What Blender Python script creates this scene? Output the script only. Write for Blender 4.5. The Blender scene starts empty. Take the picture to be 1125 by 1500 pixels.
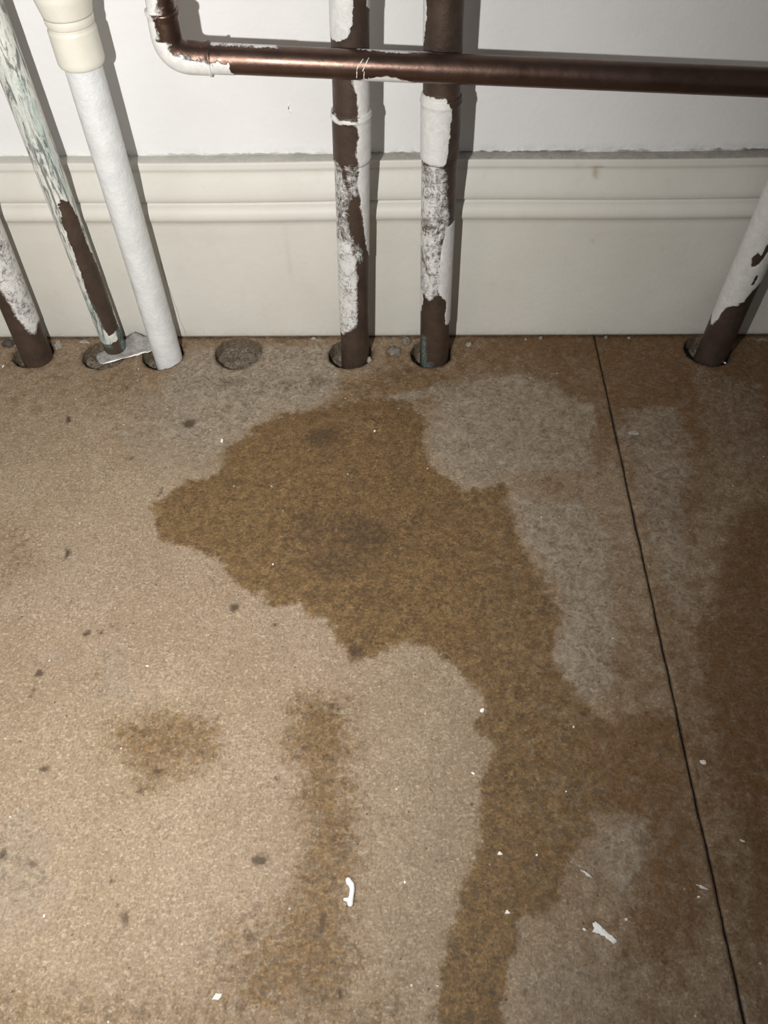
import bpy, bmesh, math, random
import numpy as np
from mathutils import Vector, Matrix, noise as mnoise
from mathutils.geometry import tessellate_polygon
random.seed(7)
SC = bpy.context.scene
COL = SC.collection

# ---------------------------------------------------------------- camera, light, exposure
def set_camera():
    pit, yaw, rol = math.radians(52.61), math.radians(1.96), math.radians(-1.55)
    F = Vector((0, math.cos(pit), -math.sin(pit))); U = Vector((0, math.sin(pit), math.cos(pit))); R = Vector((1, 0, 0))
    Z = Matrix.Rotation(yaw, 3, 'Z'); F, U, R = Z @ F, Z @ U, Z @ R
    U2 = math.cos(rol) * U - math.sin(rol) * R; R2 = math.cos(rol) * R + math.sin(rol) * U
    cd = bpy.data.cameras.new('camera'); cd.sensor_fit = 'HORIZONTAL'; cd.sensor_width = 36.0
    cd.lens = 1184.1 * 36.0 / 1125.0; cd.clip_start = 0.01; cd.clip_end = 50
    c = bpy.data.objects.new('camera', cd); COL.objects.link(c)
    M = Matrix((R2, U2, -F)).transposed().to_4x4(); M.translation = Vector((0, -0.5, 0.42576))
    c.matrix_world = M; SC.camera = c
set_camera()

w = bpy.data.worlds.new('world'); SC.world = w; w.use_nodes = True
w.node_tree.nodes['Background'].inputs[0].default_value = (0.95, 0.97, 1.0, 1)
w.node_tree.nodes['Background'].inputs[1].default_value = 0.10

def lamp_at(name, kind, loc, target, energy, color, **kw):
    l = bpy.data.lights.new(name, kind); l.energy = energy; l.color = color
    for k, v in kw.items(): setattr(l, k, v)
    o = bpy.data.objects.new(name, l); COL.objects.link(o); o.location = loc
    o.rotation_euler = (Vector(target) - Vector(loc)).to_track_quat('-Z', 'Y').to_euler()
    return o
# the torch of the phone, held just left of and a little below the lens
lamp_at('torch', 'SPOT', (-0.095, -0.475, 0.396), (-0.358, -0.183, 0.075), 13.0, (1.0, 0.985, 0.955),
        shadow_soft_size=0.0035, spot_size=math.radians(172), spot_blend=1.0)
# soft light that comes back from the room on the left
lamp_at('room_bounce', 'AREA', (-0.9, -0.9, 0.9), (-0.1, 0, 0.1), 2.6, (1.0, 0.97, 0.93), shape='SQUARE', size=0.7)

SC.view_settings.view_transform = 'Standard'
SC.view_settings.look = 'None'
SC.view_settings.gamma = 1.0
SC.view_settings.use_curve_mapping = False
SC.view_settings.exposure = 0.0
REG=[['stain',1,5,[[-166.4,-166.1],[-148.5,-148.3],[-127.1,-140.3],[-126.2,-115],[-102.3,-97.1],[-73.9,-80],[-33.9,-71.7],[6.5,-69.7],[20.3,-87.3],[13.6,-107.4],[21.1,-139.3],[47.4,-156.2],[71.6,-152.7],[72.5,-186],[85.1,-215.4],[93,-247.6],[90.5,-279.7],[100.6,-307.2],[117.4,-321.2],[141.3,-313.1],[154.7,-320.9],[143.7,-347.5],[120.9,-365.5],[99.1,-370.8],[89.6,-389.2],[77.5,-405.2],[66,-420.4],[50.2,-435],[48.1,-462],[16.1,-462.3],[20.1,-435.3],[31,-405.6],[39.5,-373],[46,-337],[43.4,-305.5],[28.8,-286.5],[5.2,-268.9],[-10.8,-277.9],[-32.6,-282.4],[-39.6,-262.1],[-61.3,-245.7],[-77.8,-248.1],[-101.1,-228.5],[-125.8,-206.8],[-156.2,-197.1]]],['stain',0.78,18,[[-54.9,-305.1],[-33.7,-302.5],[-24.7,-318],[-22.3,-355.9],[-21.2,-390.2],[-22,-418.3],[-18.2,-435.7],[-26.5,-462.8],[-78.6,-463.4],[-75.7,-436.3],[-57.9,-421.6],[-50.4,-390.4],[-53,-356.2],[-66.2,-330.1],[-63.8,-314.2]]],['stain',0.68,14,[[-164.6,-319.6],[-153.7,-316.7],[-121.7,-312.5],[-97.8,-318.4],[-93.8,-334.1],[-93.7,-349.2],[-118.7,-353],[-133.1,-363.9],[-142.5,-353.2],[-158.5,-338.4]]],['stain',0.35,14,[[-297.9,-169],[-239,-180.5],[-221.6,-228.8],[-272.9,-243.8]]],['stain',0.48,22,[[-204.1,-448.8],[4.1,-441.1],[3.9,-477.6],[-193.6,-479.9]]],['stain',0.55,10,[[-55.3,-51.3],[17.3,-29],[58,-51.8],[31.4,-80.4],[-13.5,-87.1],[-53.7,-80.1]]],['stain',0.5,16,[[-84.9,-415.9],[-49.2,-406.3],[-22,-418.3],[-26.5,-462.8],[-102.2,-468.8],[-97.3,-442.1]]],['rust',0.45,10,[[103.4,-7.4],[156.4,-10.1],[153.2,-80.8],[120.2,-87.6],[93.2,-59.3]]],['rust',0.5,9,[[-14.6,-5],[6.9,-5.2],[37.5,-51.7],[11.5,-80.3],[-29.2,-62.4]]],['rust',0.6,8,[[85.8,-139.4],[113.8,-139.4],[120.7,-157.4],[96.9,-166.2]]],['rust',1,16,[[187.8,-232.8],[210.8,-180.4],[285.2,-139.6],[214.4,-419],[177.5,-413.4],[164.7,-372],[164.9,-316.9],[168.3,-274.9]]],['rust',0.75,14,[[165,-139.5],[196.1,-145.6],[213.5,-169.1],[176.4,-196.8],[153.2,-180.4]]],['rust',0.8,18,[[99.8,-313.3],[156.4,-313],[158.3,-354.7],[153.3,-419.6],[128,-447.9],[98,-442.8],[112.7,-372.4],[95.7,-344.2]]],['rust',0.3,16,[[167.6,-6.2],[315.8,-7.1],[285.2,-139.6],[229.8,-139.5],[205.1,-81],[158.2,-80.8]]],['rust',0.45,16,[[112.6,-217.9],[149.4,-202.2],[147.7,-279.4],[152.6,-313],[115.5,-309.2],[105.5,-270.7]]],['film',0.95,9,[[-165.1,-13.8],[-63.1,-8.8],[-45.5,-40.1],[-44.5,-62.3],[-73.9,-80],[-107.6,-93.7],[-127.3,-113.7],[-138.6,-120.1],[-175,-107],[-180.2,-50.7]]],['film',0.6,16,[[-204.8,-58],[-133.2,-50.9],[-122.4,-132.9],[-169.1,-139.1],[-203.2,-113.5]]],['film',1,4,[[-80.9,-42.2],[-45.1,-47.6],[-42,-60.2],[-69.7,-67.3],[-83.5,-54.8]]],['film',0.85,4,[[-13.7,-69.6],[6.6,-58.9],[27.2,-53.1],[32,-62.6],[6.5,-74.7]]],['film',0.7,9,[[27.2,-51.7],[90.1,-37],[146.9,-73.8],[132.4,-139.4],[80.5,-145.5],[52.1,-154.4],[29.6,-139.3],[16,-107.4]]],['film',0.75,7,[[76.1,-154.5],[96.6,-169.1],[124.4,-163.3],[136.4,-202.2],[125.8,-242.7],[100.4,-247.6],[91.2,-217.9],[77,-186]]],['film',0.8,7,[[94.2,-247.6],[132.3,-228],[125.5,-270.7],[113.6,-309.2],[100.3,-309.3],[90.5,-279.7]]],['film',0.75,9,[[158.2,-80.8],[206.6,-74],[203.4,-133.4],[181.9,-191.4],[173.2,-252.1],[163.1,-252.1],[159,-196.8],[156.7,-133.3]]],['film',0.5,10,[[217.4,-22.3],[271.8,-52.8],[254.6,-133.4],[211.3,-139.5]]],['film',0.65,9,[[99.1,-370.8],[127.2,-368.9],[126.3,-392.2],[102.6,-414.1],[91.2,-402]]],['film',0.45,12,[[55,-434.9],[88.7,-420.2],[117.3,-439.9],[112.2,-466.4],[49.2,-467.1]]],['film',0.22,10,[[-20.6,-284.6],[5.2,-271.1],[28.6,-290.8],[42,-329.4],[38.2,-366.1],[24.1,-411.8],[16.7,-440.9],[-8.2,-462.6],[-18.7,-418.2]]],['film',0.5,8,[[-175.3,-280.8],[-161.4,-269.5],[-151.9,-306.5],[-171.5,-314.8]]],['film',0.55,14,[[-221.7,-375.1],[-186.1,-374.8],[-169.5,-404.3],[-172.2,-425.7],[-202.3,-434.7]]],['film',0.5,6,[[-206.8,-276.5],[-199.2,-274.2],[-196.4,-285.3],[-203.2,-285.4]]],['film',0.45,5,[[-221.9,-202.6],[-214.3,-197.2],[-203.4,-223.6],[-212.1,-223.6]]],['film',0.5,10,[[81.1,-51.9],[109.3,-52],[99.8,-94.3],[80.7,-87.4]]],['film',0.8,3,[[146.2,-449.1],[151.2,-447.7],[152.2,-455.6],[147.9,-460.9]]],['film',0.8,3,[[152.5,-101.2],[170,-97.9],[168.3,-107.8],[153.6,-109.1]]],['film',0.9,3,[[272,-2.8],[296.5,-0.6],[294.7,-7],[278.5,-8.5]]]]
SPOTS=[[-243.8,-89.2,3,6.4,0.8],[-153.7,-92.2,5,4.1,0.8],[-190.8,-126.5,3.9,3.2,0.45],[-165.7,-157.3,1.9,4.8,0.6],[-115.6,-148.3,8.5,4.9,0.45],[-215.8,-209,2.7,5.4,0.85],[-102.1,-248.2,2.9,5.3,0.85],[-187.4,-267.3,3.7,2.8,0.7],[-177.7,-266.3,3.7,2.4,0.6],[-170.5,-261.7,3.7,2.4,0.4],[-208.9,-294.1,2.4,3.5,0.9],[-209.5,-303.4,2.4,2.6,0.6],[-176.8,-291.8,2.4,3.5,0.4],[-190.7,-349.8,2.2,3,0.9],[-199.7,-393.3,3.1,3.4,0.7],[-184.9,-398.1,3.4,2,0.6],[-143,-405.6,2,1.6,0.8],[-138.7,-416.4,1.3,1.2,0.5],[-132.4,-420.8,3.3,3.6,0.65],[-138.4,-395.1,1.7,2.6,0.35],[-136.3,-360.4,2.2,3.3,0.8],[-130.5,-348.7,2.2,1.9,0.7],[-96.1,-358.3,1.4,4.3,0.4],[-69.1,-392.5,4.5,3.9,0.8],[-38.2,-421.4,2.9,4.7,0.6],[-28.1,-449.6,1.9,2.2,0.8],[-31.5,-437.2,1.6,1.7,0.6],[-32.6,-403.1,2.7,1.6,0.5],[-26.9,-276.6,6,5.3,0.85],[-74.5,-261.3,2.1,2.3,0.8],[35.8,-364.7,1.8,1.7,1],[-65.6,-352.6,2.2,1.8,0.6],[-50.7,-336.9,1.9,1.9,0.6],[-54.7,-107.3,13.7,9.8,0.8],[-31.4,-145.4,18.7,12,0.3],[5.7,-202.4,21.9,13.1,0.3],[-11.3,-243.1,20.9,6.7,0.35],[-88.3,-186.1,9,7.8,0.3],[-56.3,-121.6,5.8,3.8,0.35],[-23.6,-80.2,22.6,12.4,0.22],[-58.9,-188.8,15.2,19.5,0.62],[-25.3,-194.3,24.8,22.3,0.7],[-42,-215.6,26.8,15.3,0.62],[-38.5,-197,41.9,32.4,0.42],[-49.2,-238.3,12.6,7.8,0.4],[-12.2,-180.5,13.5,11.1,0.4],[-76.3,-169.1,9.2,8.1,0.35],[-14.6,-169.1,9.1,6.9,0.25],[-19.8,-238.2,12.6,7.8,0.4],[-51.3,-238.3,10.1,4.9,0.5],[10.2,-186,6.2,6.6,0.4],[-70.5,-426.1,2.6,2.3,0.6],[-74.6,-458.1,9.3,3.7,0.4],[-88.5,-458.8,3.7,2.1,0.3],[-116.4,-458.6,3.1,2.7,0.4],[-143.2,-457.6,3.7,2.2,0.4],[-71.8,-426.2,2,3.5,0.5],[-154.1,-50.8,15.6,10.4,0.3],[-128,-50.9,13.5,8.9,0.55],[-86.1,-54.8,7.2,7.3,0.5],[-63.1,-51.2,8.3,7.4,0.6],[-103.8,-58.4,6.2,8.8,0.4],[-6.4,-21,7.4,7.8,0.5],[4.1,-40.3,4.2,4.5,0.5],[-158.6,-86.7,13.1,4.2,0.2],[96.5,-52,5.1,5.9,0.3],[23.1,-117.2,7.7,3.9,0.25],[-3.4,-120.4,14.4,12.7,0.2],[-67.1,-225.9,7.7,7.1,0.3],[-54.1,-73,20.2,9.8,0.25],[-1.1,-80.3,11,12.4,0.35],[22.3,-233.2,5.9,4.9,0.3],[-10.5,-297.4,1.9,1.7,0.4],[-26.3,-432.9,1.9,1.1,0.4],[155.8,-346.7,1.4,3.7,0.7],[135.3,-315.1,1.9,2,0.7],[184.5,-247.3,1.6,1.9,0.6],[101.4,-315.3,3.4,2.4,0.5],[69.1,-317.5,4.5,2.4,0.4],[143.3,-331.9,1.5,1.6,0.7],[103.7,-385.9,1.4,1.3,0.6],[56.7,-450.3,1.5,1.6,0.7],[78.4,-438.1,1.9,2.5,0.5],[105.6,-461.3,2.4,2.1,0.3],[38.9,-448.9,3.7,5.4,0.4],[42.3,-435.1,2.5,2.3,0.4],[-82.8,-148.3,2.8,3,0.4],[-174.4,-96.9,1.5,6.2,0.3],[-313.4,-4.8,5,5.9,0.9],[172.5,-382,1,1,0.5]]
HOLES=[[-289.4,-17.8,15.8],[-233.3,-18.9,16.8],[-186.7,-20,16.2],[-127.4,-18,18.3],[-39.5,-19.3,17.1],[23.3,-19.6,15.9],[238,-17,17.8]]
AX={'p1':[-284.24,0.0439],'p2':[-223.62,-0.0056],'p3':[-181.46,0.006],'p5':[-35.53,0.0328],'p6':[25.77,-0.0108],'p8':[238.77,0.0279]}
PAINT={'p5':[[1,0.15,[[-150,356.4],[6,356.4],[9,249.9],[6,241.7],[-6,237.3],[-17,233.8],[-150,231.1]]],[1,0,[[150,356.4],[49,356.4],[53,248.3],[150,238.3]]],[1,0.3,[[150,220.8],[-12,220.8],[6,212.4],[14,206],[17,196.3],[14,188.4],[17,180.2],[12,169.6],[20,160.9],[17,151.9],[27,135.6],[37,120.9],[49,105.6],[72,92.2],[150,86.7]]],[1,0.3,[[-150,191.6],[-37,191.2],[17,190],[17,186.7],[-37,187.9],[-150,188.4]]],[0.55,0.8,[[-150,166.6],[-53,163.1],[-30,153.3],[-17,140.4],[-17,120.9],[-6,110.8],[-6,99.2],[-150,99.2]]],[0.42,0.9,[[-24,160.9],[12,163.1],[12,140.4],[-12,140.4]]],[0.78,0.55,[[-150,109.7],[-17,108.2],[6,99.2],[12,83.9],[9,66.8],[12,51.8],[9,39.4],[-24,33.7],[-53,27.2],[-150,28.5]]],[0.5,0.8,[[-17,113.3],[37,101.3],[37,92.2],[-12,94.9]]]],'p6':[[1,0.1,[[-150,355.8],[-64,355.8],[-58,242.8],[-72,229.1],[-150,227.4]]],[1,0.12,[[-150,200.8],[-24,202.4],[0,203.2],[17,201.2],[30,196.6],[31,189.8],[27,179.7],[24,167],[12,161.3],[-150,162.6]]],[0.62,0.8,[[-150,161.3],[6,161.3],[27,152.8],[37,135.1],[44,120.5],[150,118],[150,112.9],[12,112.9],[-150,112.9]]],[0.68,0.7,[[-150,115.4],[17,115.4],[12,94.5],[17,77.9],[12,66.4],[-24,61.7],[-150,65.2]]],[0.95,0.12,[[24,120.5],[150,120.5],[150,37.2],[49,37.2],[37,43.5],[44,57.5],[24,65.2],[6,67.6],[12,94.5]]],[0.9,0.1,[[-150,66.4],[-58,66.4],[-53,55.7],[-72,45.3],[-150,45.3]]]],'p2':[[1,0.06,[[-150,358.1],[150,358.1],[150,12],[72,17.4],[64,37.1],[90,55.9],[72,79.4],[53,101.5],[49,122.3],[37,132.3],[6,135.2],[-14,133.2],[-17,126.3],[-27,123.3],[-30,112.1],[-30,98.8],[-30,82.3],[-37,67.8],[-37,55.9],[-30,43.5],[-20,30.7],[-6,22.8],[37,25.4],[37,17.4],[-24,14.1],[-150,15.4]]]],'p1':[[0.8,0.75,[[150,202.7],[-150,202.7],[-150,122.9],[-64,85.7],[-37,74.3],[-24,59.5],[-12,44],[6,32.5],[30,31.2],[53,37.7],[150,24.6]]]],'p8':[[1,0.3,[[-150,250],[150,250],[150,82],[64,71.9],[44,68.5],[30,59.1],[12,55.6],[-12,53.2],[-27,45.9],[-37,34.7],[-53,30.9],[-150,59.1]]]]}
P8HOLE=[[[-6,94],[6,99.3],[20,97.2],[24,106.1],[49,107.6],[37,100.3],[24,90.2],[6,87.5]],[[33,82],[44,80.9],[41,73.6],[30,73.6]]]
GREEN={'p2':[[0.9,[[0,213.8],[30,213.8],[44,177.8],[49,137.1],[12,139.5],[6,177.8]]],[0.5,[[-53,221.2],[-17,221.2],[-12,160.4],[-37,160.4]]],[0.8,[[-90,61.9],[-37,61.9],[-17,10.6],[-90,10.6]]]],'p6':[[1,[[-58,26.3],[-37,26.3],[-30,-7.8],[-58,-7.8]]],[0.7,[[-53,2.7],[-6,2.7],[-6,-11.4],[-53,-11.4]]]],'p2b':[[1,[[37,24.1],[90,24.1],[90,3.7],[30,3.7]]]]}
ZS={'c5a':192,'c5b':160.9,'c6a':199.7,'c6b':161.3,'p3a':218.8,'p3b':241,'p3c':245}
HP={'l':[-123.8,-43,230.9],'r':[200.5,-43,213.9],'up':[-121.7,-43,258.3],'ex':[-106.5,-93.5,-43.4,-21.2,-15.6,4.7,14],'ey':253.9}
CH=[['squiggle',512,1305,-25,-407.7],['smear',883,1363,95.6,-423.9],['sl1',857,1278,90.8,-398.2],['sl2',1027,1300,146.1,-404.6],['c',706,1041,45.2,-314],['c',693,1133,38.4,-349.4],['c',732,1250,49.5,-389.6],['c',743,1336,51.1,-416.4],['c',593,1292,2,-403.4],['c',856,1362,86.9,-423.7],['c',325,646,-127.7,-111],['c',203,541,-202.4,-36.2],['c',257,533,-174.8,-30.2],['c',1062,532,247.5,-31.7],['c',5,537,-308.8,-32.6],['c',829,1160,86.3,-358.7],['c',840,1065,94.7,-323.3],['c',786,1253,67.8,-390.4],['c',1030,1117,161,-342.6],['c',318,1460,-83.7,-452.9],['c',400,827,-80.9,-216.7],['c',549,632,-18.7,-102],['c',216,976,-147.3,-287.7],['c',1023,1314,143.8,-408.9],['c',917,1347,107.3,-419.1],['blob',590,507,1.5,-10.8],['d',12,502,-313.4,-4.8],['d',87,503,-271.9,-5.8],['d',792,496,110.3,-2.6],['d',887,494,161.4,-1.3],['d',921,495,179.5,-2.2],['d',460,495,-69,-0.6],['c',65,1342,-172,-420.3],['c',930,634,166.5,-103.9],['c',1087,1232,171.4,-382.7],['c',690,500,55.3,-5.5]]
SQ=[[-25.9,-403],[-24.1,-405.2],[-23.4,-407.3],[-23.9,-410.1],[-24.5,-413.2],[-27.2,-411.4]]
SM=[[91.2,-420.7],[92.9,-420.4],[96,-423],[98.2,-425.3],[100.3,-426.5],[101.5,-428.8],[99.5,-429.4],[97.3,-427.7],[95.5,-426.5],[92.8,-425.1],[90.3,-424.8],[91.8,-423.1]]
S1=[[88.3,-397],[90.5,-397.6],[92.3,-398.8],[94.1,-400.7],[93.4,-400.7],[90.9,-399.5]]
S2=[[143.7,-403.3],[145.9,-403.6],[148.3,-404.9],[149.5,-405.5],[148.1,-405.8],[145.4,-404.6]]
STRIP=[[[-232.3,-33,3.5],[-225.6,-29.9,3.5],[-216.8,-26.1,3.5],[-206.9,-22.2,3.5],[-194.9,-17.6,3.5],[-187.8,-15.2,3.5]],[[-236.3,-27.7,5],[-228.1,-21.4,5],[-218.9,-19.1,5],[-207.6,-16.8,5],[-195.3,-13.7,5],[-188.2,-11.3,5]],[[-238.4,-6,-3.6],[-229.4,-6,-2.9],[-220,-6,1.3],[-209.7,-6,9.5],[-202.1,-6,5.3],[-193.4,-6,5.3]]]
SK=[[-78.6,100.4],[-81.7,72.6],[-84.1,36.2],[-89.2,9.9],[-174.7,70.4],[-174.7,55.5],[-173.8,36.8],[-172.7,20.5],[-170.4,3.5],[130.9,133.2],[126.1,139.9],[-70.5,173.4],[-94.4,185.5],[69.3,50.8],[135.5,85.1],[204,8.2],[5.7,140.1]]
EDGE=[[-0.18017174882005232,-0.46455914376762103,0],[-0.24016195480628255,0.018000000000000016,0.2476629297981576],[0.21655423176464975,0.018000000000000016,0.2421881533017482]]

# ---------------------------------------------------------------- helpers
def link(o, parent=None, kind=None, label=None, cat=None, group=None):
    COL.objects.link(o)
    if parent: o.parent = parent
    if kind: o['kind'] = kind
    if label: o['label'] = label
    if cat: o['category'] = cat
    if group: o['group'] = group
    return o
def mesh_obj(name, verts, faces, mats, smooth=True, attrs=None, midx=None, **kw):
    me = bpy.data.meshes.new(name)
    me.from_pydata([tuple(v) for v in np.asarray(verts, float).tolist()], [], faces if isinstance(faces, list) else faces.tolist())
    for m in (mats if isinstance(mats, (list, tuple)) else [mats]): me.materials.append(m)
    if smooth: me.polygons.foreach_set('use_smooth', [True] * len(me.polygons))
    if midx is not None: me.polygons.foreach_set('material_index', midx)
    if attrs:
        for k, a in attrs.items():
            at = me.attributes.new(k, 'FLOAT', 'POINT'); at.data.foreach_set('value', np.asarray(a, np.float32))
    me.update()
    return link(bpy.data.objects.new(name, me), **kw)
def empty(name, loc, **kw):
    o = bpy.data.objects.new(name, None); o.location = loc; o.empty_display_size = 0.01
    link(o, **kw); return o
def polysd(P, poly):
    """signed distance of points to a closed outline, positive inside"""
    P = np.asarray(P, float); Q = np.asarray(poly, float); n = len(Q)
    d = np.full(len(P), 1e18); ins = np.zeros(len(P), bool)
    for i in range(n):
        a = Q[i]; b = Q[(i + 1) % n]; e = b - a; wv = P - a
        t = np.clip((wv @ e) / max(e @ e, 1e-12), 0, 1)
        r = wv - t[:, None] * e; d = np.minimum(d, (r * r).sum(1))
        c1 = (P[:, 1] >= a[1]); c2 = (P[:, 1] < b[1]); cr = e[0] * wv[:, 1] - e[1] * wv[:, 0] > 0
        ins ^= (c1 & c2 & cr) | (~c1 & ~c2 & ~cr)
    return np.where(ins, 1, -1) * np.sqrt(d)
def ss(x): x = np.clip(x, 0, 1); return x * x * (3 - 2 * x)
_rng = np.random.RandomState(5)
_L = _rng.rand(6, 97, 97)
def vnoise(x, y, k=0):
    """smooth value noise on the plane, 0..1"""
    L = _L[k % 6]; xi = np.floor(x).astype(int); yi = np.floor(y).astype(int); fx = ss(x - xi); fy = ss(y - yi)
    a = L[xi % 97, yi % 97]; b = L[(xi + 1) % 97, yi % 97]; c = L[xi % 97, (yi + 1) % 97]; d = L[(xi + 1) % 97, (yi + 1) % 97]
    return (a * (1 - fx) + b * fx) * (1 - fy) + (c * (1 - fx) + d * fx) * fy
def fbm(x, y, k=0, o=4):
    s = 0; t = 0
    for i in range(o):
        a = 0.5 ** i; s = s + a * vnoise(x * 2 ** i + 17 * i + k * 31, y * 2 ** i - 11 * i + k * 13, k + i); t += a
    return s / t

class NT:
    """small shorthand for node materials"""
    def __init__(s, name):
        s.m = bpy.data.materials.new(name); s.m.use_nodes = True; s.t = s.m.node_tree; s.t.nodes.clear()
        s.out = s.n('ShaderNodeOutputMaterial')
        s.tc = s.n('ShaderNodeTexCoord').outputs['Object']
    def n(s, ty, **kw):
        n = s.t.nodes.new(ty)
        for k, v in kw.items(): setattr(n, k, v)
        return n
    def put(s, sock, v):
        if v is None: return
        if hasattr(v, 'is_output') or isinstance(v, bpy.types.NodeSocket): s.t.links.new(v, sock)
        elif isinstance(v, (tuple, list)) and len(v) == 3 and sock.type == 'RGBA': sock.default_value = (*v, 1)
        else: sock.default_value = v
    def math(s, op, a, b=None, c=None, clamp=False):
        n = s.n('ShaderNodeMath', operation=op, use_clamp=clamp)
        for i, v in enumerate((a, b, c)): s.put(n.inputs[i], v)
        return n.outputs[0]
    def mix(s, f, a, b, mode='MIX'):
        n = s.n('ShaderNodeMix', data_type='RGBA', blend_type=mode)
        s.put(n.inputs['Factor'], f); s.put(n.inputs['A'], a) if False else None
        s.put(n.inputs[6], a); s.put(n.inputs[7], b); return n.outputs[2]
    def noise(s, scale, detail=3, rough=.55, dist=0, vec=None, w=None):
        n = s.n('ShaderNodeTexNoise'); n.inputs['Scale'].default_value = scale; n.inputs['Detail'].default_value = detail
        n.inputs['Roughness'].default_value = rough; n.inputs['Distortion'].default_value = dist
        s.put(n.inputs['Vector'], vec or s.tc); return n.outputs['Fac']
    def voro(s, scale, feature='F1', out='Color', vec=None, rnd=1):
        n = s.n('ShaderNodeTexVoronoi', feature=feature); n.inputs['Scale'].default_value = scale
        n.inputs['Randomness'].default_value = rnd
        s.put(n.inputs['Vector'], vec or s.tc); return n.outputs[out]
    def map(s, v, a, b, c=0., d=1., smooth=False):
        n = s.n('ShaderNodeMapRange', interpolation_type='SMOOTHSTEP' if smooth else 'LINEAR')
        s.put(n.inputs[0], v)
        for i, q in enumerate((a, b, c, d)): s.put(n.inputs[1 + i], q)
        return n.outputs[0]
    def attr(s, name): return s.n('ShaderNodeAttribute', attribute_name=name).outputs['Fac']
    def scaled(s, sx, sy, sz, rot=(0, 0, 0)):
        n = s.n('ShaderNodeMapping'); n.inputs['Scale'].default_value = (sx, sy, sz); n.inputs['Rotation'].default_value = rot
        s.t.links.new(s.tc, n.inputs['Vector']); return n.outputs[0]
    def sep(s, v):
        n = s.n('ShaderNodeSeparateXYZ'); s.put(n.inputs[0], v); return n.outputs
    def bump(s, h, dist, strength=1, normal=None):
        n = s.n('ShaderNodeBump'); n.inputs['Distance'].default_value = dist; n.inputs['Strength'].default_value = strength
        s.put(n.inputs['Height'], h); s.put(n.inputs['Normal'], normal); return n.outputs[0]
    def bsdf(s, color, rough=.6, metal=0., spec=.5, normal=None, coat=0., trans=0.):
        n = s.n('ShaderNodeBsdfPrincipled'); s.put(n.inputs['Base Color'], color); s.put(n.inputs['Roughness'], rough)
        s.put(n.inputs['Metallic'], metal); s.put(n.inputs['Specular IOR Level'], spec); s.put(n.inputs['Normal'], normal)
        s.put(n.inputs['Coat Weight'], coat); n.inputs['Coat Roughness'].default_value = .25
        s.put(n.inputs['Transmission Weight'], trans)
        return n.outputs[0]
    def done(s, sh): s.t.links.new(sh, s.out.inputs[0]); return s.m

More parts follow.
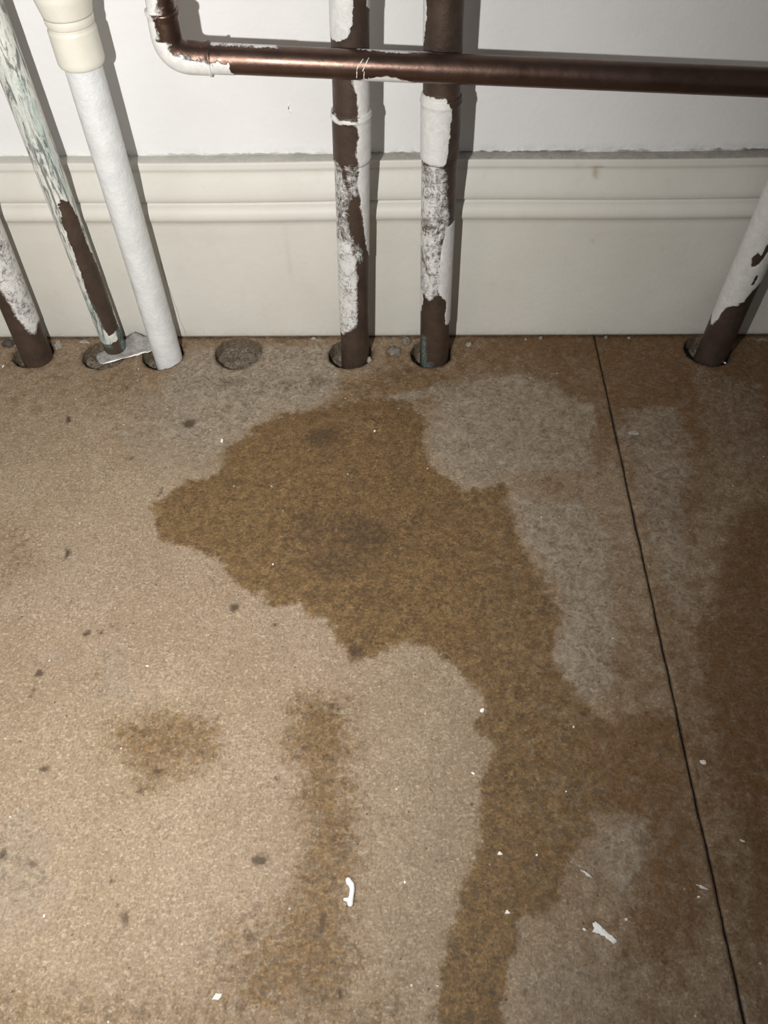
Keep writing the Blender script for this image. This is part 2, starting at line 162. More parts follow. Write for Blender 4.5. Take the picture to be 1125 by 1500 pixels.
# ---------------------------------------------------------------- materials
def mat_floor():
    t = NT('stained_chipboard')
    flakes = t.voro(1, vec=t.scaled(620, 980, 600, (0, 0, .5)))
    fl1 = t.sep(flakes)[0]
    fl2 = t.sep(t.voro(1, vec=t.scaled(1100, 620, 600, (0, 0, -.4))))[1]
    fine = t.noise(700, 4, .7); med = t.noise(170, 4, .6, .6); big = t.noise(22, 4, .6, .4)
    st = t.attr('stain'); fm = t.attr('film'); ru = t.attr('rust'); dk = t.attr('dark')
    def edge(v, n, amp, lo=.0, hi=1.):
        k = t.math('MULTIPLY', t.math('MULTIPLY', v, t.math('SUBTRACT', 1.0, v)), 4.0)
        d = t.math('MULTIPLY', t.math('SUBTRACT', n, .5), amp)
        return t.map(t.math('ADD', v, t.math('MULTIPLY', d, k)), lo, hi, 0, 1, True)
    stm = edge(st, t.noise(230, 5, .75, .3), 1.9, .08, .92)
    fmm = edge(fm, t.noise(150, 5, .75, 1.0), 1.9, .05, .95)
    rum = edge(ru, t.noise(120, 5, .7, .5), 1.5, .05, .95)
    dkm = edge(dk, t.noise(300, 4, .7, .3), 1.5, .05, .95)
    base = t.mix(t.map(med, .3, .7), (.305, .223, .149), (.388, .295, .206))
    base = t.mix(t.map(big, .35, .65, 0, .75), base, (.285, .205, .130))
    # chips of wood: pale ones and dark ones
    base = t.mix(t.map(fl1, .62, 1.0, 0, .45), base, (.58, .49, .345))
    base = t.mix(t.map(fl2, .70, 1.0, 0, .55), base, (.17, .115, .068))
    base = t.mix(t.map(fine, .36, .60, .62, 0), base, (.16, .115, .075))
    def grit(sx, sy, a, share, rot, lo=0):
        vc = t.scaled(sx, sy, 300, (0, 0, rot)); wv = t.n('ShaderNodeVectorMath', operation='MULTIPLY_ADD'); q = t.n('ShaderNodeTexNoise')
        q.inputs['Scale'].default_value = 500; t.put(q.inputs['Vector'], t.tc); t.put(wv.inputs[0], q.outputs['Color']); wv.inputs[1].default_value = (.7, .7, .7); t.put(wv.inputs[2], vc)
        rnd = t.sep(t.voro(1, vec=wv.outputs[0]))[0]
        return t.math('MULTIPLY', t.map(t.voro(1, out='Distance', vec=wv.outputs[0]), a, a + .16, 1, 0), t.map(rnd, 1 - share, 1 - share * .7))
    g1 = grit(280, 400, .34, .50, .3); g2 = grit(520, 640, .38, .48, -.5)
    clump = t.map(t.noise(75, 4, .7, .5), .38, .62, .25, 1)
    gr = t.math('MULTIPLY', t.math('MAXIMUM', g1, t.math('MULTIPLY', g2, .8)), clump)
    specks = t.math('MAXIMUM', t.math('MULTIPLY', gr, .80), t.map(t.noise(210, 4, .75, .6), .53, .61, 0, .62))
    base = t.mix(t.math('MULTIPLY', t.math('MULTIPLY', gr, clump), .34), base, (.085, .058, .034))
    wet = t.mix(1.0, base, t.mix(t.map(med, .35, .65), (.48, .385, .235), (.70, .565, .355)), 'MULTIPLY')
    wet = t.mix(specks, wet, (.072, .048, .026))
    c = t.mix(stm, base, wet)
    c = t.mix(rum, c, t.mix(1.0, base, (.48, .335, .195), 'MULTIPLY'))  # rust tint and dirt, also carrying the painted light falloff on the right
    filmcol = t.mix(t.map(t.noise(170, 5, .8, 1.2), .38, .62), (.155, .116, .080), (.385, .325, .250))
    c = t.mix(t.math('MULTIPLY', fmm, .74), c, filmcol)
    c = t.mix(t.math('MULTIPLY', t.math('MULTIPLY', gr, fmm), .5), c, (.07, .055, .04))
    # hairline crazing in the scale left by the water
    va = t.n('ShaderNodeVectorMath', operation='MULTIPLY_ADD'); nz_ = t.n('ShaderNodeTexNoise'); nz_.inputs['Scale'].default_value = 140; t.put(nz_.inputs['Vector'], t.tc)
    t.put(va.inputs[0], nz_.outputs['Color']); va.inputs[1].default_value = (1.6, 1.6, 1.6); t.put(va.inputs[2], t.scaled(150, 80, 60))
    vein = t.map(t.voro(1, 'DISTANCE_TO_EDGE', 'Distance', vec=va.outputs[0]), 0.0, .05, .45, 0)
    c = t.mix(t.math('MULTIPLY', t.math('MULTIPLY', vein, fmm), t.map(t.noise(45, 2), .48, .62)), c, (.10, .08, .06))
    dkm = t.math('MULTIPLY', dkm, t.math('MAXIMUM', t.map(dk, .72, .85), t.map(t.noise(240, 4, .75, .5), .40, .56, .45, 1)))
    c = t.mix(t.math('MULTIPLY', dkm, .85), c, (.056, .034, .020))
    # sparse little pits and pale grains everywhere
    pit = t.math('MULTIPLY', t.map(t.voro(230, out='Distance'), .10, .16, 1, 0), t.map(t.sep(t.voro(230))[0], .90, .93))
    c = t.mix(t.math('MULTIPLY', pit, .75), c, (.05, .035, .022))
    pal = t.math('MULTIPLY', t.map(t.voro(190, out='Distance'), .08, .14, 1, 0), t.map(t.sep(t.voro(190))[1], .965, .985))
    c = t.mix(t.math('MULTIPLY', pal, .8), c, (.72, .66, .56))
    h = t.math('ADD', t.math('ADD', fine, t.math('MULTIPLY', fl1, .6)), t.math('MULTIPLY', fmm, .5))
    nb = t.bump(h, .00035, .8)
    return t.done(t.bsdf(c, t.map(med, .3, .7, .5, .75), 0, .32, nb))
def mat_core():
    t = NT('raw_board_core')
    c = t.mix(t.map(t.noise(420, 5, .8, 1), .35, .65), (.10, .075, .050), (.30, .235, .165))
    return t.done(t.bsdf(c, .9, 0, .2, t.bump(t.noise(350, 5, .8, 1), .002, 1)))
def mat_dirt():
    t = NT('packed_dust')
    c = t.mix(t.map(t.noise(110, 5, .75, 3.5), .38, .62), (.11, .085, .060), (.42, .35, .27))
    return t.done(t.bsdf(c, .95, 0, .15, t.bump(t.noise(240, 5, .8, 2), .003, 1)))
def mat_wall():
    t = NT('white_wall_paint')
    z = t.sep(t.tc)[2]
    c = t.mix(t.map(t.noise(30, 4), .3, .7), (.745, .740, .730), (.775, .770, .762))
    grime = t.math('MULTIPLY', t.map(z, .1415, .1500, 1, 0, True), t.map(t.noise(130, 5, .7, .6), .42, .62))
    c = t.mix(t.math('MULTIPLY', t.math('MULTIPLY', grime, t.map(t.sep(t.tc)[0], -.2, .1, .25, 1)), .5), c, (.42, .40, .37))
    crack = t.math('MULTIPLY', t.map(t.math('ADD', z, t.map(t.noise(160, 3), .3, .7, -.0009, .0009)), .1428, .1435, 1, 0), t.math('MULTIPLY', t.map(t.noise(38, 3), .36, .52), t.map(t.sep(t.tc)[0], -.20, .0, .3, 1)))
    c = t.mix(t.math('MULTIPLY', crack, .85), c, (.11, .10, .085))
    c = t.mix(t.attr('mark'), c, (.36, .33, .28))
    return t.done(t.bsdf(c, .55, 0, .3, t.bump(t.noise(260, 3, .5), .0005, .5)))
def mat_skirting():
    t = NT('cream_gloss_paint')
    z = t.sep(t.tc)[2]; m = t.attr('mark'); top = t.attr('ledge')
    c = t.mix(t.map(t.noise(16, 4, .6), .3, .7), (.600, .578, .515), (.650, .632, .580))
    c = t.mix(t.math('MULTIPLY', t.map(t.noise(120, 5, .75, .6), .55, .75), .16), c, (.42, .39, .33))
    c = t.mix(t.math('MULTIPLY', top, t.math('MULTIPLY', t.map(t.noise(150, 5, .8, .8), .25, .7, .45, 1.), t.map(t.sep(t.tc)[0], -.22, .02, .35, 1))), c, (.255, .235, .21))
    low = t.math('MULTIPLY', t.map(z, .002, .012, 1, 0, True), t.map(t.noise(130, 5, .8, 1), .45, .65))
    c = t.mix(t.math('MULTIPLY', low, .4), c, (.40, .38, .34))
    c = t.mix(t.math('MULTIPLY', m, t.map(t.noise(200, 4, .7), .3, .6, .5, 1)), c, (.33, .245, .15))
    return t.done(t.bsdf(c, .5, 0, .3, t.bump(t.noise(180, 4, .6), .0005, .5)))
def mat_pipe(name, copper=((.052, .037, .028), (.098, .064, .046)), white=(.70, .69, .665), metal=.35, rough=.48, dirty=.0, lump=.0009, streakscale=(190, 190, 120)):
    t = NT(name)
    p = t.attr('paint'); s = t.attr('streak'); g = t.attr('green')
    rag = t.noise(420, 4, .65, .8)
    sw = t.noise(1, 4, .62, 2.2, vec=t.scaled(*streakscale)); hz = t.noise(1, 3, .6, .8, vec=t.scaled(150, 150, 620, (.25, .35, 0)))
    patch = t.noise(85, 3, .6, .5)
    streak = t.math('ADD', t.math('MULTIPLY', sw, .45), t.math('ADD', t.math('MULTIPLY', hz, .2), t.math('MULTIPLY', patch, .35)))
    v = t.math('ADD', p, t.math('MULTIPLY', t.math('SUBTRACT', rag, .5), .9))
    v = t.math('ADD', v, t.math('MULTIPLY', t.math('SUBTRACT', streak, .5), t.math('MULTIPLY', s, 5.2)))
    wd = t.math('ADD', .05, t.math('MULTIPLY', s, .55))
    m = t.map(v, t.math('SUBTRACT', .5, wd), t.math('ADD', .5, wd), 0, 1, True)
    cop = t.mix(t.map(t.noise(60, 5, .7), .3, .7), copper[0], copper[1])
    cop = t.mix(t.map(t.noise(500, 3, .7), .6, .75, 0, .35), cop, (.025, .018, .014))
    cop = t.mix(t.math('MULTIPLY', g, t.map(t.noise(300, 5, .8, 1), .4, .6)), cop, (.20, .33, .30))
    wh = t.mix(t.map(t.noise(150, 5, .75, 1.0), .4, .65, 0, .6), white, tuple(q * .74 for q in white))
    wh = t.mix(t.math('MULTIPLY', g, t.map(t.noise(90, 5, .7, 2, vec=t.scaled(5, 5, 1)), .42, .58, .25, 1)), wh, (.33, .42, .39))
    if dirty:
        wh = t.mix(t.math('MULTIPLY', t.map(t.noise(40, 5, .7, 1.5, vec=t.scaled(5.5, 5.5, .8)), .50, .58), dirty), wh, (.10, .11, .10))
    # paint is a little thicker at its edge; thin brushed paint lets the metal through
    h = t.math('ADD', m, t.math('MULTIPLY', streak, t.math('MULTIPLY', s, .8)))
    nb = t.bump(h, .0006, .9, t.bump(t.noise(140, 4, .65, .6), lump, .6))
    a = t.bsdf(cop, t.map(t.noise(90, 4), .3, .7, rough - .06, rough + .08), metal, .45, nb)
    b = t.bsdf(wh, .5, 0, .35, nb)
    mx = t.n('ShaderNodeMixShader'); t.put(mx.inputs[0], m); t.put(mx.inputs[1], a); t.put(mx.inputs[2], b)
    return t.done(mx.outputs[0])
def mat_plain(name, col, col2, rough=.5, scale=120, spec=.4, bumpd=.0004, metal=0.):
    t = NT(name)
    return t.done(t.bsdf(t.mix(t.map(t.noise(scale, 4, .7), .3, .7), col, col2), rough, metal, spec, t.bump(t.noise(scale * 2, 4, .7), bumpd, .8)))
FLOOR, CORE, DIRT, WALL, SKIRT = mat_floor(), mat_core(), mat_dirt(), mat_wall(), mat_skirting()
COPPER = mat_pipe('painted_copper')
COPPER2 = mat_pipe('weathered_painted_copper', white=(.66, .66, .61), dirty=.85)
BRIGHT = mat_pipe('bare_tarnished_copper', copper=((.110, .070, .055), (.160, .098, .076)), metal=.9, rough=.36, lump=.00022)
PLASTIC = mat_plain('white_plastic', (.60, .607, .605), (.73, .735, .735), .38, 60, .4, .0012)
CREAM = mat_plain('yellowed_plastic', (.655, .625, .535), (.72, .70, .62), .40, 40)
GREY = mat_plain('grey_crumpled_sheet', (.17, .16, .145), (.38, .365, .34), .6, 220, .4, .001)
CHIP = mat_plain('white_paint_flake', (.80, .79, .76), (.90, .89, .86), .5, 300)
TRANS = mat_plain('pale_scuff_paint', (.58, .56, .52), (.76, .74, .71), .6, 900)
GLUE = mat_plain('dried_clear_sealant', (.10, .085, .068), (.26, .23, .195), .18, 320, .8, .0006)
PLAST = mat_plain('dusty_plaster', (.22, .19, .155), (.42, .385, .335), .8, 500)
DARKB = mat_plain('dark_crumb', (.035, .030, .026), (.09, .08, .065), .8, 400)

# ---------------------------------------------------------------- setting: floor boards
JOINT = .15305
def lines(a, b, step, lo, hi, coarse):
    """grid lines: fine between a and b, growing coarse out to lo and hi"""
    mid = list(np.arange(a, b, step)) + [b]
    L = []; x = a; s = step
    while x > lo: s = min(s * 1.5, coarse); x -= s; L.append(max(x, lo))
    R_ = []; x = b; s = step
    while x < hi: s = min(s * 1.5, coarse); x += s; R_.append(min(x, hi))
    return np.array(sorted(set(L)) + mid + R_)
def floor_attrs(V):
    x = V[:, 0] * 1e3; y = V[:, 1] * 1e3
    wx = x + (fbm(x / 14, y / 14, 1) - .5) * 15 + (fbm(x / 4, y / 4, 3) - .5) * 6; wy = y + (fbm(x / 14, y / 14, 2) - .5) * 15 + (fbm(x / 4, y / 4, 4) - .5) * 6
    P = np.stack([wx, wy], 1)
    A = {k: np.zeros(len(V)) for k in ('stain', 'film', 'rust', 'dark')}
    for k, s, soft, poly in REG:
        v = s * ss(.5 + polysd(P, poly) / (2 * soft)); A[k] = np.maximum(A[k], v)
    for cx, cy, a, b, s in SPOTS:
        a = max(a, 1.4); b = max(b, 1.4)
        s = min(1., s * (1.3 if a < 6 else 1.0)); r = np.sqrt(((wx * .5 + x * .5 - cx) / a) ** 2 + ((wy * .5 + y * .5 - cy) / b) ** 2)
        A['dark'] = np.maximum(A['dark'], s * ss(1.25 - r * .85))
    # grime plus a painted thin shadow line along the skirting; grime round the joint
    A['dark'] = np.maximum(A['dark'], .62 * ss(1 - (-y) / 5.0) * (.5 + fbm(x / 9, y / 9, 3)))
    A['dark'] = np.maximum(A['dark'], .50 * ss(1 - np.abs(x - 153) / 2.6))
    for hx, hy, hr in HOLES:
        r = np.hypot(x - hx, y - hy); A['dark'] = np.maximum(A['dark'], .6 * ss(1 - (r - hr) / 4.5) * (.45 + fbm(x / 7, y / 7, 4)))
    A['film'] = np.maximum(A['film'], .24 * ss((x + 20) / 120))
    mottle = fbm(x / 45, y / 45, 5)          # mottled dirt by the pipes and second sheet; rightward ramp also paints light falloff
    A['rust'] = np.maximum(A['rust'], (.44 * ss((x - 10) / 120) + .40 * ss(1 + (y + 30) / 170) + .16 * (x > 153)) * (.55 + .9 * mottle))
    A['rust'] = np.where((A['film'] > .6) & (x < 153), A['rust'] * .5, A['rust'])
    for k in A: A[k] = np.clip(A[k], 0, 1)
    return A
def board(xs, ys, holes, label):
    X, Y = np.meshgrid(xs, ys, indexing='ij'); nx, ny = X.shape
    V = np.stack([X.ravel(), Y.ravel(), np.zeros(X.size)], 1)
    # worn, slightly chipped edge along the joint
    e = (np.abs(V[:, 0] - JOINT) < .0012)
    V[e, 0] += (fbm(V[e, 1] * 90, V[e, 1] * 0 + xs[0] * 10, 2) - .5) * .0013
    V[e, 2] -= .0005
    V[:, 2] += (fbm(V[:, 0] * 25, V[:, 1] * 25, 3) - .5) * .0007
    idx = np.arange(nx * ny).reshape(nx, ny)
    Fq = np.stack([idx[:-1, :-1], idx[1:, :-1], idx[1:, 1:], idx[:-1, 1:]], -1).reshape(-1, 4)
    keep = np.ones(len(Fq), bool)
    for hx, hy, hr in holes:
        hx, hy, hr = hx / 1e3, hy / 1e3, hr / 1e3
        d = np.hypot(V[:, 0] - hx, V[:, 1] - hy); ang = np.arctan2(V[:, 1] - hy, V[:, 0] - hx)
        rr = hr * (1 + .02 * np.sin(3 * ang + hx * 99) + .012 * np.sin(11 * ang))
        inside = d < rr
        keep &= ~inside[Fq].all(1)
        used = np.zeros(len(V), bool); used[Fq[keep].ravel()] = True
        s = inside & used
        V[s, 0] = hx + np.cos(ang[s]) * rr[s]; V[s, 1] = hy + np.sin(ang[s]) * rr[s]; V[s, 2] -= .0006
    Fq = Fq[keep]
    # boundary edges dropped straight down give the hole walls and the board edge
    E = {}
    for f in Fq.tolist():
        for i in range(4):
            a, b = f[i], f[(i + 1) % 4]
            if (b, a) in E: del E[(b, a)]
            else: E[(a, b)] = 1
    low = {}; VV = V.tolist(); faces = Fq.tolist(); mi = [0] * len(faces)
    for a, b in E:
        for q in (a, b):
            if q not in low:
                low[q] = len(VV); VV.append([VV[q][0], VV[q][1], -.018])
        faces.append([b, a, low[a], low[b]]); mi.append(1)
    VV = np.array(VV)
    us = np.unique(np.array([i for f in faces for i in f])); re = np.full(len(VV), -1); re[us] = np.arange(len(us))
    faces = [[int(re[i]) for i in f] for f in faces]; VV = VV[us]
    sm = [m == 0 for m in mi]
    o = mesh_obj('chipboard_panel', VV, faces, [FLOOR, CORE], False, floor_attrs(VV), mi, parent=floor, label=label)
    o.data.polygons.foreach_set('use_smooth', sm)
    return o
floor = empty('floor', (0, 0, 0), kind='structure')
ys = lines(-.475, 0, .0015, -1.3, .018, .08)
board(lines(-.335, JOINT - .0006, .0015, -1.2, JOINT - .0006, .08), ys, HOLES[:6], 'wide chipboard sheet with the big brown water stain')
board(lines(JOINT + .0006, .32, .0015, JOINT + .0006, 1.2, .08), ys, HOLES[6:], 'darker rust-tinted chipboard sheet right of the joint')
def slab(name, x0, x1, y0, y1, z0, z1, m, **kw):
    v = [(x, y, z) for x in (x0, x1) for y in (y0, y1) for z in (z0, z1)]
    f = [[0, 1, 3, 2], [4, 6, 7, 5], [0, 4, 5, 1], [2, 3, 7, 6], [0, 2, 6, 4], [1, 5, 7, 3]]
    return mesh_obj(name, v, f, m, False, **kw)
slab('underfloor', -1.2, 1.2, -1.3, .018, -.06, -.032, DARKB, parent=floor)
slab('joint_dust', JOINT - .003, JOINT + .003, -1.3, .017, -.008, -.0034, DIRT, parent=floor)
# dust and rubble packed into each hole
def plug(h, depth, amp):
    hx, hy, hr = h[0] / 1e3, h[1] / 1e3, h[2] / 1e3 * 1.03
    V = [(hx, hy, -depth)]; F = []
    nr, na = 12, 48
    for i in range(1, nr + 1):
        for j in range(na):
            a = j * math.tau / na; r = hr * i / nr
            x, y = hx + r * math.cos(a), hy + r * math.sin(a)
            z = -depth + amp * (mnoise.noise(Vector((x, y, 0)) * 160) + .5 * mnoise.noise(Vector((x, y, 3)) * 420)) + .003 * (i / nr) ** 3
            V.append((x, y, min(z, -.0015)))
    for j in range(na): F.append([0, 1 + j, 1 + (j + 1) % na])
    for i in range(nr - 1):
        for j in range(na):
            a = 1 + i * na + j; b = 1 + i * na + (j + 1) % na; F.append([a, a + na, b + na, b])
    return mesh_obj('hole_filling', V, F, DIRT, parent=floor)
for i, h in enumerate(HOLES): plug(h, .0125 if i == 3 else (.012 if i == 1 else .015), .0032)

# ---------------------------------------------------------------- wall and skirting
def mark_field(x, z, marks):
    m = np.zeros(len(x))
    for cx, cz, a, b, s in marks:
        m = np.maximum(m, s * ss(1.4 - np.hypot((x - cx) / a, (z - cz) / b)))
    return m
def wall():
    xs = lines(-.30, .26, .004, -1.2, 1.2, .2); zs = lines(.125, .27, .002, -.03, 1.25, .15)
    X, Z = np.meshgrid(xs, zs, indexing='ij'); n = X.shape
    V = np.stack([X.ravel(), np.full(X.size, .018), Z.ravel()], 1)
    idx = np.arange(X.size).reshape(n); F = np.stack([idx[:-1, :-1], idx[1:, :-1], idx[1:, 1:], idx[:-1, 1:]], -1).reshape(-1, 4)
    mk = mark_field(V[:, 0] * 1e3, V[:, 2] * 1e3, [(-94.4, 186, 1.2, 2.2, .25)])
    o = mesh_obj('wall_back', V, F, WALL, attrs={'mark': mk}, kind='structure')
    sl = o.modifiers.new('thickness', 'SOLIDIFY'); sl.thickness = .1; sl.offset = -1
wall()
PROF = [(.0185, .1422), (.0140, .1424), (.0092, .1424), (.0083, .1419), (.0080, .1410), (.0076, .1388), (.0072, .1374), (.0078, .1368),
        (.0074, .1350), (.0062, .1325), (.0048, .1295), (.0036, .1262), (.0026, .1235), (.0020, .1210), (.0020, .1188), (.0027, .1172), (.0037, .1162), (.0048, .1156),
        (.0022, .1148), (.0006, .1136), (-.0008, .1120), (-.0017, .1100), (-.0021, .1080), (-.0020, .1066), (-.0015, .1052), (-.0008, .1041), (.0, .1030)]
def skirting():
    pr = list(PROF) + [(0, z) for z in np.linspace(.100, .003, 30)] + [(.0004, .0008), (.0185, .0008)]
    xs = lines(-.33, .30, .003, -1.2, 1.2, .1)
    V = []; lg = []
    for x in xs:
        for y, z in pr:
            wob = .0004 * math.sin(x * 21 + 1) * (1 if z > .09 else .3)
            V.append((x, y + wob * .6, z + (wob if z > .02 else 0))); lg.append(1.0 if (z > .1421 and y > .0088) else 0.0)
    n = len(pr); F = [[i * n + j, i * n + j + 1, (i + 1) * n + j + 1, (i + 1) * n + j] for i in range(len(xs) - 1) for j in range(n - 1)]
    V = np.array(V); x = V[:, 0] * 1e3; z = V[:, 2] * 1e3
    mk = mark_field(x, z, [(129.5, 134, 2.4, 3.6, .7), (130, 137.6, 5, .9, 1), (118, 138, 2, 2, .2), (-82, 72, 1.4, 22, .22), (-85.5, 32, 1.2, 22, .42), (-80, 95, 1.2, 14, .12), (69.3, 50.8, .8, .8, .9),
                            (135.5, 85.5, 1.6, 1.2, .5), (206, 8, 7, .7, .45), (-296, 140, 5, 1, .2), (92, 128, 5, .9, .2), (5, 137, 2, 1.5, .15)])
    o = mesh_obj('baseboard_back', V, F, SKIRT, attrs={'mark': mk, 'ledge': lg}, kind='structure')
    return o
base = skirting()
def tube(pts, rad, seg=6):
    """a small closed tube through points; rad may vary"""
    V = []; F = []; n = len(pts)
    for i, p in enumerate(pts):
        p = Vector(p); d = (Vector(pts[min(i + 1, n - 1)]) - Vector(pts[max(i - 1, 0)])).normalized()
        u = d.cross(Vector((0, 0, 1)));
        if u.length < .1: u = d.cross(Vector((0, 1, 0)))
        u.normalize(); v = d.cross(u); r = rad[i] if isinstance(rad, (list, tuple)) else rad
        for k in range(seg):
            a = k * math.tau / seg; V.append(p + u * math.cos(a) * r + v * math.sin(a) * r)
    for i in range(n - 1):
        for k in range(seg):
            F.append([i * seg + k, i * seg + (k + 1) % seg, (i + 1) * seg + (k + 1) % seg, (i + 1) * seg + k])
    F.append(list(range(seg - 1, -1, -1))); F.append([(n - 1) * seg + k for k in range(seg)])
    return V, F
V, F = tube([(x / 1e3, -.0002, z / 1e3) for x, z in [(-174.9, 72), (-175.1, 62), (-174.7, 55.5), (-173.6, 44), (-173.4, 36.8), (-172.4, 28), (-172.6, 20.5), (-171.3, 11), (-170.6, 4)]], .00012, 5)
mesh_obj('paint_crack', V, F, GREY, parent=base, label='hairline crack in the paint')
# ripple of paint on the wall above the skirting
V, F = tube([(x / 1e3, .0178, z / 1e3) for x, z in [(-70.4, 176), (-71.6, 174.4), (-71.9, 172), (-70.6, 170), (-69.6, 171.2)]], [.0002, .0005, .0006, .0005, .0002], 6)
wb = bpy.data.objects['wall_back']
mesh_obj('paint_ripple', V, F, CHIP, parent=wb)

# ---------------------------------------------------------------- pipes
def field(arc, z, r, polys, soft):
    p = np.zeros(len(arc)); s = np.zeros(len(arc))
    P0 = np.stack([arc * r, z], 1)
    P0 = P0 + np.stack([(fbm(P0[:, 0] / 4, P0[:, 1] / 4, 1) - .5) * 2.6, (fbm(P0[:, 0] / 4, P0[:, 1] / 4, 2) - .5) * 3.2], 1)
    for st, stk, poly in polys:
        Q = [(math.radians(max(-175, min(175, a))) * r, zz) for a, zz in poly]
        v = st * np.clip(.5 + polysd(P0, Q) / (2 * soft), 0, 1)
        w_ = v > p; p = np.where(w_, v, p); s = np.where(w_, stk, s)
    return p, s
def pipe_mesh(name, axis, yc, r, z0, z1, mat, polys=(), green=(), holes=(), step=.0012, seg=60, prof=None, coat=.0003, **kw):
    """upright pipe; prof(z) gives a radius; z0..z1 in metres; attributes carry the paint"""
    x0, sl = axis[0] / 1e3, axis[1]
    zs = list(np.arange(z0, min(z1, .32), step)) + ([min(z1, .32)] if z1 <= .32 else list(np.arange(.32, z1, .05)) + [z1])
    zs = np.array(sorted(set(np.round(zs, 6))))
    th0 = math.atan2(-(.5 + yc), -x0)
    ph = (np.arange(seg) / seg - .5) * math.tau
    Z, PH = np.meshgrid(zs, ph, indexing='ij'); z = Z.ravel(); phi = PH.ravel()
    rmm = r * 1e3
    if polys: p, s = field(phi, z * 1e3, rmm, polys, 1.3)
    else: p = np.zeros(len(z)); s = p.copy()
    for poly in holes:
        q = np.clip(.5 - polysd(np.stack([phi * rmm, z * 1e3], 1), [(math.radians(a) * rmm, b) for a, b in poly]) / 1.6, 0, 1); p = np.minimum(p, q)
    g = np.zeros(len(z))
    for st, poly in green:
        g = np.maximum(g, st * np.clip(.5 + polysd(np.stack([phi * rmm, z * 1e3], 1), [(math.radians(a) * rmm, b) for a, b in poly]) / 3, 0, 1))
    rr = np.array([prof(a) if prof else r for a in zs]); rr = np.repeat(rr, seg)
    rr = rr + coat * (p > .5) + coat * .5 * (fbm(phi * rmm / 3, z * 1e3 / 5, 3) - .5) * (p > .5)
    X = x0 + sl * np.minimum(z, .32) + rr * np.cos(th0 + phi); Y = yc + rr * np.sin(th0 + phi)
    V = np.stack([X, Y, z], 1); n = len(zs); idx = np.arange(n * seg).reshape(n, seg); nx = np.roll(idx, -1, 1)
    F = np.stack([idx[:-1], nx[:-1], nx[1:], idx[1:]], -1).reshape(-1, 4).tolist()
    F.append(idx[0][::-1].tolist()); F.append(idx[-1].tolist())
    return mesh_obj(name, V, F, mat, attrs={'paint': p, 'streak': s, 'green': g}, **kw)
Z1 = 1.1
t = pipe_mesh('copper_pipe', AX['p1'], -.023, .0115, -.0125, Z1, COPPER, PAINT['p1'], label='leftmost upright copper pipe with ragged white paint above a bare brown foot', cat='pipe')
t = pipe_mesh('copper_pipe', AX['p2'], -.016, .0083, .0042, Z1, COPPER2, PAINT['p2'], GREEN['p2'] + GREEN['p2b'], label='thin painted pipe with grey-green smears and one long brown bare patch', cat='pipe')

# white plastic pipe with its coupling
t = empty('plastic_pipe', (AX['p3'][0] / 1e3, -.023, 0), label='white plastic waste pipe with a cream coupling, beside the empty floor hole', cat='pipe')
def under(o, root):
    o.parent = root; o.matrix_parent_inverse = Matrix.Translation(root.location).inverted(); return o
zc, zb, za = ZS['p3a'] / 1e3, ZS['p3b'] / 1e3, ZS['p3c'] / 1e3
under(pipe_mesh('tube', AX['p3'], -.023, .0106, -.0115, zc + .01, PLASTIC, coat=0), t)
def lo_sleeve(z):
    k = min(1, max(0, (z - zc) / .004)); return .0112 + .0020 * math.sqrt(k * (2 - k)) - (.0006 if z > zb - .003 else 0)
under(pipe_mesh('coupling', AX['p3'], -.023, .0132, zc, zb, CREAM, prof=lo_sleeve, coat=0, step=.0006), t)
under(pipe_mesh('coupling_bead', AX['p3'], -.023, .0138, zb - .0005, za + .001, CREAM, prof=lambda z: .0128 + .0005 * math.sin(math.pi * min(1, max(0, (z - zb + .0005) / (za - zb + .0015)))), coat=0, step=.0005), t)
under(pipe_mesh('socket', AX['p3'], -.023, .0150, za, Z1, CREAM, prof=lambda z: .0133 + .0022 * min(1, (z - za) / .010), coat=0, label='wider cream upper pipe end'), t)

def ring(z, zr, w_, h): return h * math.exp(-((z - zr) / w_) ** 2)
def jointed(axis, r, zlo, zhi, polys, green, label, key):
    root = empty('copper_pipe', (axis[0] / 1e3, -.023, 0), label=label, cat='pipe')
    a = pipe_mesh('tube', axis, -.023, r, -.0125, Z1, COPPER, polys, green); under(a, root)
    b = pipe_mesh('coupling', axis, -.023, r + .0007, zlo, zhi, COPPER, polys, (), prof=lambda z: r + .0009 + ring(z, zhi - .0028, .0012, .0006) - .0006 * (z < zlo + .001), step=.0008)
    under(b, root); return root
jointed(AX['p5'], .0107, ZS['c5b'] / 1e3, ZS['c5a'] / 1e3, PAINT['p5'], (), 'upright copper pipe, paint down one side, left of the two middle pipes', 'p5')
jointed(AX['p6'], .0109, ZS['c6b'] / 1e3, ZS['c6a'] / 1e3, PAINT['p6'], GREEN['p6'], 'upright copper pipe with a solid white collar under the crossing pipe', 'p6')
pipe_mesh('copper_pipe', AX['p8'], -.023, .0112, -.0125, Z1, COPPER, PAINT['p8'], (), P8HOLE, label='copper pipe at the right edge, flaking white paint over a bare brown foot', cat='pipe')

